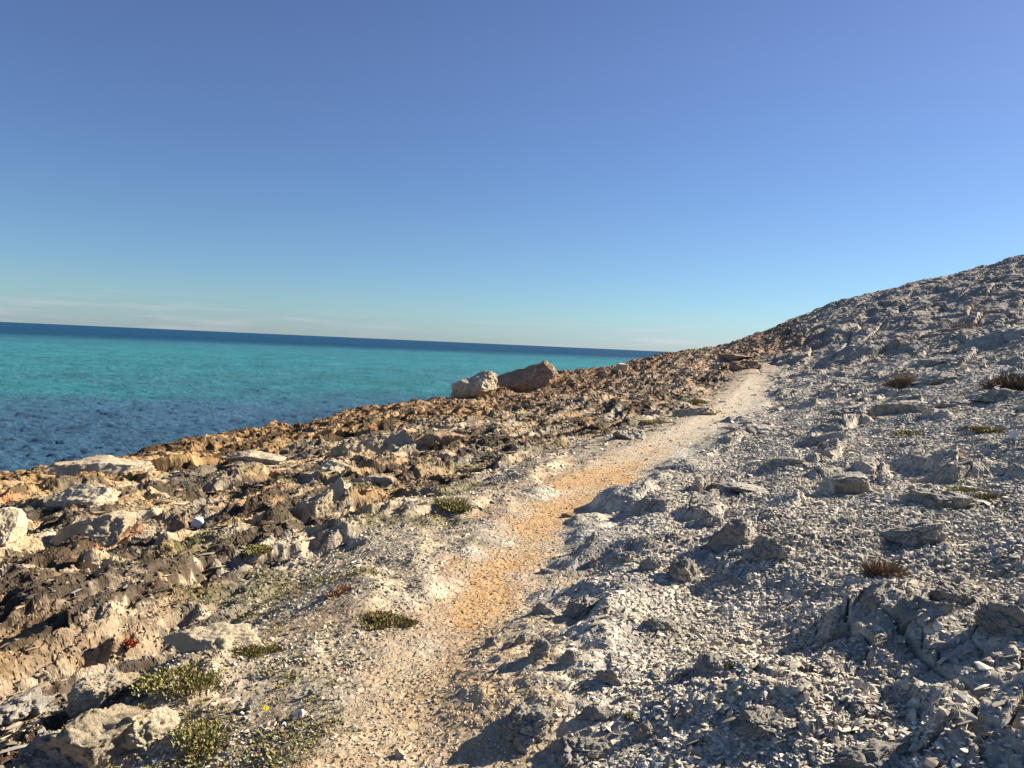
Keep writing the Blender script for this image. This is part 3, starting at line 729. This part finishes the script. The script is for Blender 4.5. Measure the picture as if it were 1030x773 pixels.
def scatter(name, n, seed, accept, size, colour, variants, tilt=.35, rmin=1.3, rmax=45, sink=.1, spread=44, label=None, align=None):
    rs = np.random.RandomState(seed)
    r = 1 / (1 / rmax + rs.rand(n) * (1 / rmin - 1 / rmax))
    a = np.radians((rs.rand(n) * 2 - 1) * spread)
    x, y = r * np.sin(a), r * np.cos(a)
    z, c, pm, K, M, Rm, O, weed = chunked(terrain, x, y)
    u, v, w = frame(x, y)
    keep = rs.rand(n) < accept(x, y, u, v, w, pm, K, M, Rm, O, weed, r)
    keep &= z > SEA_Z + .15
    x, y, z, r, c = x[keep], y[keep], z[keep], r[keep], c[keep]
    n = len(x); sz = size(rs, r, n)
    rgb = colour(rs, c, x, y, w[keep], n)
    Rm_ = rot_mats(rs, n, tilt)
    if align is not None:      # plates lie with the dip of the beds: long side along the strike, seaward edge raised
        base_tilt, js = align
        yw = math.pi / 2 - BED + rs.randn(n) * js; tl = base_tilt + rs.randn(n) * .22
        cy, sy_, ct, st_ = np.cos(yw), np.sin(yw), np.cos(tl), np.sin(tl)
        Rm_ = np.zeros((n, 3, 3)); Rm_[:, 0, 0] = cy; Rm_[:, 1, 0] = sy_
        Rm_[:, 0, 1] = -sy_ * ct; Rm_[:, 1, 1] = cy * ct; Rm_[:, 2, 1] = st_
        Rm_[:, 0, 2] = sy_ * st_; Rm_[:, 1, 2] = -cy * st_; Rm_[:, 2, 2] = ct

    vi = rs.randint(0, len(variants), n)
    VS, FS, CS = [], [], []; off = 0
    for k, (V, Fq) in enumerate(variants):
        i = np.nonzero(vi == k)[0]
        if not len(i): continue
        P = np.einsum('nij,vj->nvi', Rm_[i] * sz[i][:, None, None], V)
        P += np.stack([x[i], y[i], z[i] + sz[i] * sink], -1)[:, None, :]
        nv = len(V)
        VS.append(P.reshape(-1, 3)); FS.append((Fq[None] + (np.arange(len(i)) * nv)[:, None, None]).reshape(-1, 3) + off)
        CS.append(np.repeat(rgb[i], nv, axis=0)); off += nv * len(i)
    o = mesh_from(name, np.vstack(VS), np.vstack(FS), mat=M_STONE)
    col_attr(o, np.vstack(CS))
    tag(o, label, None, None, 'stuff')
    print(name, n)
    return o

def tones(*cols):
    C_ = np.array(cols, np.float32)
    def f(rs, c, x, y, w, n):
        i = rs.randint(0, len(C_), n); j = rs.randint(0, len(C_), n); k = rs.rand(n, 1).astype(np.float32)
        return np.clip((C_[i] * k + C_[j] * (1 - k)) * (.8 + .4 * rs.rand(n, 1)), 0, .85)
    return f

grey_tones = tones((.36, .31, .23), (.57, .49, .37), (.72, .63, .48), (.82, .73, .57), (.44, .36, .27))
tan_tones = tones((.43, .35, .25), (.50, .32, .16), (.52, .46, .36), (.38, .26, .15), (.57, .52, .43))
lime_tones = tones((.50, .38, .24), (.66, .56, .40), (.34, .24, .15), (.60, .56, .48), (.64, .60, .54))

px_size = lambda base, k: (lambda rs, r, n: np.maximum(base, k * r) * np.exp(np.clip(rs.randn(n), -2, 1.5) * .42))
def near_rocks(x, y, kind):
    s = np.zeros(x.shape)
    for (rx, ry, rr, kd) in ROCK_SPOTS:
        if kd == kind: s += np.exp(-((x - rx) ** 2 + (y - ry) ** 2) / (rr * 1.25) ** 2)
    return np.clip(s, 0, 1)

def near_mounds(x, y):
    s = np.zeros(x.shape)
    for (rx, ry, rr, hh) in MOUNDS: s += np.exp(-((x - rx) ** 2 + (y - ry) ** 2) / (rr * .85) ** 2)
    return np.clip(s, 0, 1)
scatter('shale_scree', 240000, 1, lambda x, y, u, v, w, pm, K, M, Rm, O, weed, r: np.clip((Rm * (1 - .8 * O) + .06 * (w > .2)) * (1 - .9 * pm), 0, 1),
        px_size(.0075, .0020), grey_tones, FLAT, .28, label='grey and white shale flakes covering the hillside')
scatter('shale_rubble', 14000, 2, lambda x, y, u, v, w, pm, K, M, Rm, O, weed, r: Rm * (1 - .6 * O) * (1 - pm) * np.clip(.8 * sstep(-.1, .35, fbm(x / .8, y / .6, 401, 3)) + near_rocks(x, y, 'grey'), 0, 1),
        px_size(.015, .0036), grey_tones, FLAT, .40, rmax=40, label='broken shale pieces heaped on the hillside')
scatter('path_gravel', 60000, 3, lambda x, y, u, v, w, pm, K, M, Rm, O, weed, r: np.clip(pm * .75 + .35 * (np.abs(w) < 1.3), 0, 1),
        px_size(.005, .0012), tan_tones, CHUNK, .6, rmax=35, spread=36, label='fine tan gravel on the footpath')
scatter('limestone_rubble', 150000, 4, lambda x, y, u, v, w, pm, K, M, Rm, O, weed, r: np.clip((w < -.45) * (.8 - .3 * K), 0, 1) * (1 - pm) * sstep(-.35, .1, fbm(x / .6, y / .4, 402, 3)),
        px_size(.008, .0019), lambda rs, c, x, y, w, n: (.72 * sstep(.8, 2.2, -w))[:, None] * c + (1 - .72 * sstep(.8, 2.2, -w))[:, None] * .80 * np.where((rs.rand(n) < sstep(1, 6, -w) * .8 + .1)[:, None], lime_tones(rs, c, x, y, w, n), grey_tones(rs, c, x, y, w, n)),
        CHUNK, .5, label='small pale stones strewn left of the footpath')

scatter('ledge_fragments', 22000, 5, lambda x, y, u, v, w, pm, K, M, Rm, O, weed, r: np.clip(M + .7 * K, 0, 1) * sstep(-.25, .3, fbm(x / 1.4, y / 1.1, 403, 3)),
        px_size(.020, .0040), lambda rs, c, x, y, w, n: np.clip(c * .55 + .45 * lime_tones(rs, c, x, y, w, n), 0, .8) * (.75 + .45 * rs.rand(n, 1)),
        PLATE, .3, rmax=60, sink=.12, align=(-.42, .22), label='thin tilted plates of rock weathered out of the left ledges')
scatter('upright_shale_plates', 12000, 6, lambda x, y, u, v, w, pm, K, M, Rm, O, weed, r: np.clip(near_mounds(x, y) * (w > 0) * 1.0 + .12 * Rm * sstep(.05, .3, fbm(x / 1.2, y / 1.0, 404, 3)), 0, 1) * (1 - pm),
        px_size(.016, .0036), lambda rs, c, x, y, w, n: grey_tones(rs, c, x, y, w, n) * (.65 + .3 * rs.rand(n, 1)),
        PLATE, .3, rmin=1.6, rmax=45, sink=.10, align=(-.6, .35), label='dark shale plates standing on edge among the scree')
# ------------------------------------------------------------------ plants
def leaf_dome(name, W, H, n, seed, cols, size, parent=None, upright=.5, mat=None):
    """many small leaves through a low cushion"""
    rs = np.random.RandomState(seed)
    a = rs.rand(n) * 2 * np.pi; r = np.sqrt(rs.rand(n)) * (.8 + .3 * np.sin(a * 3 + seed) * rs.rand(n))
    cl = rs.randn(9, 2) * .42; ci = rs.randint(0, 9, n)
    loose = rs.rand(n) < .75
    ox = np.where(loose, cl[ci, 0] + rs.randn(n) * .16, np.cos(a) * r); oy = np.where(loose, cl[ci, 1] + rs.randn(n) * .16, np.sin(a) * r)
    a = np.arctan2(oy, ox); r = np.hypot(ox, oy)
    hz = (.25 + .75 * rs.rand(9)[ci]) * np.where(loose, 1, .4) * rs.rand(n) * np.clip(1.3 - r, .1, 1)
    base = np.stack([np.cos(a) * r * W / 2, np.sin(a) * r * W / 2, hz * H], 1)
    dirv = np.stack([np.cos(a) * r, np.sin(a) * r, upright + rs.rand(n)], 1) + rs.randn(n, 3) * .45
    dirv /= np.linalg.norm(dirv, axis=1)[:, None]
    sd_ = np.cross(dirv, rs.randn(n, 3)); sd_ /= np.linalg.norm(sd_, axis=1)[:, None]
    L = size[0] * (.6 + .8 * rs.rand(n))[:, None]; wd = size[1] * (.6 + .8 * rs.rand(n))[:, None]
    V = np.stack([base, base + dirv * L * .5 + sd_ * wd, base + dirv * L, base + dirv * L * .5 - sd_ * wd], 1).reshape(-1, 3)
    Fq = np.arange(n * 4).reshape(n, 4)
    C_ = np.array(cols, np.float32); c = C_[rs.randint(0, len(C_), n)] * (.7 + .6 * rs.rand(n, 1))
    o = mesh_from(name, V, Fq, parent=parent, mat=mat or M_LEAF)
    col_attr(o, np.repeat(c, 4, axis=0))
    return o

def plant(name, px, py, wpx, hpx, cols, label, cat, seed, n=900, size=(.02, .004), upright=.5, twigs=False, group=None):
    x, y, z, t_ = ground_at(px, py)
    W, H = wpx * t_ / F_PX, hpx * t_ / F_PX
    H *= (.8 if twigs else .38); W *= 1.15; n = int(n * .8)
    if twigs:
        o = bpy.data.objects.new(name, None); COL.objects.link(o); o.empty_display_size = .1
        leaf_dome('foliage', W, H, n, seed, cols, (size[0], size[1]), o, upright)
        leaf_dome('twigs', W * .9, H * .55, n // 6, seed + 1, [(.16, .11, .07), (.25, .18, .12)], (size[0] * 4, size[1] * .8), o, upright)
    else:
        o = leaf_dome(name, W, H, n, seed, cols, size, None, upright)
    o.location = (x, y + W * .15, zat(x, y + W * .15) - .01)
    tag(o, label, cat, group)
    return o

GRN = [(.20, .21, .06), (.27, .25, .08), (.14, .15, .05), (.33, .25, .12), (.30, .18, .10)]
YEL = [(.34, .29, .11), (.26, .25, .08), (.42, .34, .16), (.15, .16, .05)]
DRY = [(.30, .21, .14), (.40, .29, .20), (.22, .15, .10), (.36, .24, .17)]
RUS = [(.24, .10, .05), (.16, .07, .04), (.32, .16, .08)]
DRK = [(.14, .09, .06), (.20, .13, .09), (.09, .06, .04)]
plant('dry_shrub', 912, 387, 30, 17, DRY, 'round dry pinkish bush on the right slope above the row of slabs', 'shrub', 901, 9000, (.05, .006), .6, True)
plant('dry_shrub', 1024, 392, 40, 20, DRK, 'dark brown dry bush cut by the right edge of the picture', 'shrub', 902, 9000, (.05, .008), .6, True)
plant('dry_shrub', 888, 578, 22, 8, RUS + DRY, 'low rusty brown bush above the cracked blocky outcrop', 'shrub', 903, 4000, (.018, .003), .5, True)
plant('dry_shrub', 973, 330, 20, 7, DRY, 'small pale dry bush high on the hillside', 'shrub', 904, 2500, (.06, .01), .6)
plant('low_plant', 457, 512, 44, 15, YEL, 'yellow green cushion plant left of the orange stretch of the path', 'plant', 905, 4500, (.035, .006))
plant('low_plant', 380, 628, 50, 14, GRN, 'green patch plant on reddish soil left of the path', 'plant', 906, 5000, (.018, .004), .4)
plant('low_plant', 345, 598, 34, 9, RUS + DRY, 'reddish dry plant just above the green patch on the reddish soil', 'plant', 907, 2500, (.018, .004), .4)
plant('low_plant', 700, 407, 22, 8, YEL, 'yellow grass tuft on the ochre bank beside the upper path', 'plant', 908, 1800, (.09, .008), .8)
plant('low_plant', 660, 427, 24, 7, YEL, 'straw coloured grass tuft left of the ochre bank', 'plant', 909, 1500, (.08, .008), .8)
plant('low_plant', 260, 566, 24, 7, YEL, 'thin yellow tuft among the ledges left of the path', 'plant', 910, 1500, (.03, .005), .7)
plant('low_plant', 976, 494, 26, 7, YEL, 'yellow green moss patch right of the grey slanting rock', 'plant', 911, 1800, (.02, .006), .4)
plant('low_plant', 1010, 500, 34, 8, GRN, 'dark green weeds at the right edge beside the yellow moss patch', 'plant', 912, 1800, (.025, .006), .4)
plant('low_plant', 926, 436, 30, 5, YEL, 'flat moss patch below the row of smooth slabs', 'plant', 913, 1500, (.03, .01), .4)
plant('low_plant', 1000, 434, 34, 10, GRN, 'dark weeds around the hollow with the tiny white stone', 'plant', 914, 2200, (.04, .01), .4)
plant('low_plant', 129, 652, 13, 6, [(.42, .10, .05), (.30, .08, .05), (.45, .20, .10)], 'small bright red plant in the black hollow on the lower left', 'plant', 915, 700, (.022, .006), .4)
plant('low_plant', 178, 690, 80, 12, GRN + YEL, 'olive weed mat right of the spiky cream outcrop', 'plant', 916, 6000, (.017, .0035), .5)
plant('low_plant', 215, 752, 90, 16, GRN + YEL, 'dense green weed mat right of the bottom left outcrops', 'plant', 917, 8000, (.015, .0035), .5)
plant('low_plant', 240, 655, 44, 14, GRN + YEL, 'loose olive weed clump below the low pale ledge', 'plant', 918, 3500, (.017, .0035), .6)
plant('low_plant', 634, 722, 10, 6, YEL, 'tiny yellow green sprig between stones of the shale heap', 'plant', 919, 200, (.02, .004), .7)
plant('low_plant', 735, 672, 9, 6, GRN, 'tiny green sprig at the right of the dark rounded rock', 'plant', 920, 200, (.02, .004), .7)

# one yellow flower in the weeds
fx, fy, fz, ft = ground_at(267, 721)
fl = bpy.data.objects.new('yellow_flower', None); COL.objects.link(fl); fl.location = (fx, fy, fz); fl.empty_display_size = .02
tag(fl, 'single bright yellow flower open among weeds and white pebbles', 'flower')
def simple_mat(n, c):
    m_, t_, b = new_mat(n, .6); b.inputs['Base Color'].default_value = (*c, 1); return m_
M_PETAL = simple_mat('petal', (.85, .70, .02)); M_CENTRE = simple_mat('flower_centre', (.65, .38, .02)); M_STEM = simple_mat('flower_stem', (.10, .16, .04))
tiltm = mathutils.Euler((.5, .15, 0)).to_matrix()
hc = Vector((0, 0, .034))
for k in range(13):
    a = k / 13 * 2 * math.pi; c, s_ = math.cos(a), math.sin(a)
    pts = [(.002, 0, 0), (.008, .0023, .0016), (.0135, .0012, .0008), (.0135, -.0012, .0008), (.008, -.0023, .0016)]
    P = [tiltm @ Vector((p_[0] * c - p_[1] * s_, p_[0] * s_ + p_[1] * c, p_[2] + .001 * (k % 2))) + hc for p_ in pts]
    mesh_from('petal', [v[:] for v in P], [[0, 1, 2, 3, 4]], parent=fl, mat=M_PETAL)
bm = bmesh.new(); bmesh.ops.create_uvsphere(bm, u_segments=10, v_segments=6, radius=.0035)
for v in bm.verts: v.co = tiltm @ Vector((v.co.x, v.co.y, v.co.z * .5 + .001)) + hc
me = bpy.data.meshes.new('centre'); bm.to_mesh(me); bm.free(); me.materials.append(M_CENTRE)
o = bpy.data.objects.new('centre', me); COL.objects.link(o); o.parent = fl
bm = bmesh.new(); bmesh.ops.create_cone(bm, cap_ends=True, segments=6, radius1=.0012, radius2=.0009, depth=.034)
for v in bm.verts: v.co.z += .017
me = bpy.data.meshes.new('stem'); bm.to_mesh(me); bm.free(); me.materials.append(M_STEM)
o = bpy.data.objects.new('stem', me); COL.objects.link(o); o.parent = fl

# ground-hugging weeds nobody could count
def rosettes(n, seed, leaves=7):
    rs = np.random.RandomState(seed); out = []
    for k in range(n):
        V, Fq = [], []
        for q in range(leaves):
            a = rs.rand() * 6.283; e = rs.rand() * 1.0 + .15; L = .6 + rs.rand() * .8
            d = np.array([math.cos(a) * math.cos(e), math.sin(a) * math.cos(e), math.sin(e)]); s_ = np.array([-math.sin(a), math.cos(a), 0]) * .22
            b = rs.randn(3) * np.array([.5, .5, .15])
            i = len(V); V += [b, b + d * L * .5 + s_, b + d * L, b + d * L * .5 - s_]; Fq += [[i, i + 1, i + 2], [i, i + 2, i + 3]]
        out.append((np.array(V, np.float32), np.array(Fq, np.int32)))
    return out
ROS = rosettes(8, 77)
M_STONE_KEEP = M_STONE
M_STONE = M_LEAF
wx, wy, wz, wt = ground_at(235, 700)
scatter('ground_cover', 130000, 8, lambda x, y, u, v, w, pm, K, M, Rm, O, weed, r: np.clip(.9 * np.exp(-((x - wx) ** 2 / .70 ** 2 + (y - wy) ** 2 / 1.2 ** 2)) * sstep(-.12, .22, fbm(x / .22, y / .2, 501, 3)) + (w < -.4) * weed * 1.0 * (r < 25) + .10 * weed * Rm + .10 * (np.abs(w + 1.0) < .5) * sstep(0, .3, fbm(x / .5, y / .4, 502, 2)), 0, 1) * (1 - pm),
        px_size(.010, .0024), tones((.20, .21, .06), (.28, .26, .08), (.14, .14, .05), (.34, .26, .12), (.30, .17, .10)), ROS, .25, rmax=30, sink=.15, label='low green and olive weeds growing between the stones')
M_STONE = M_STONE_KEEP
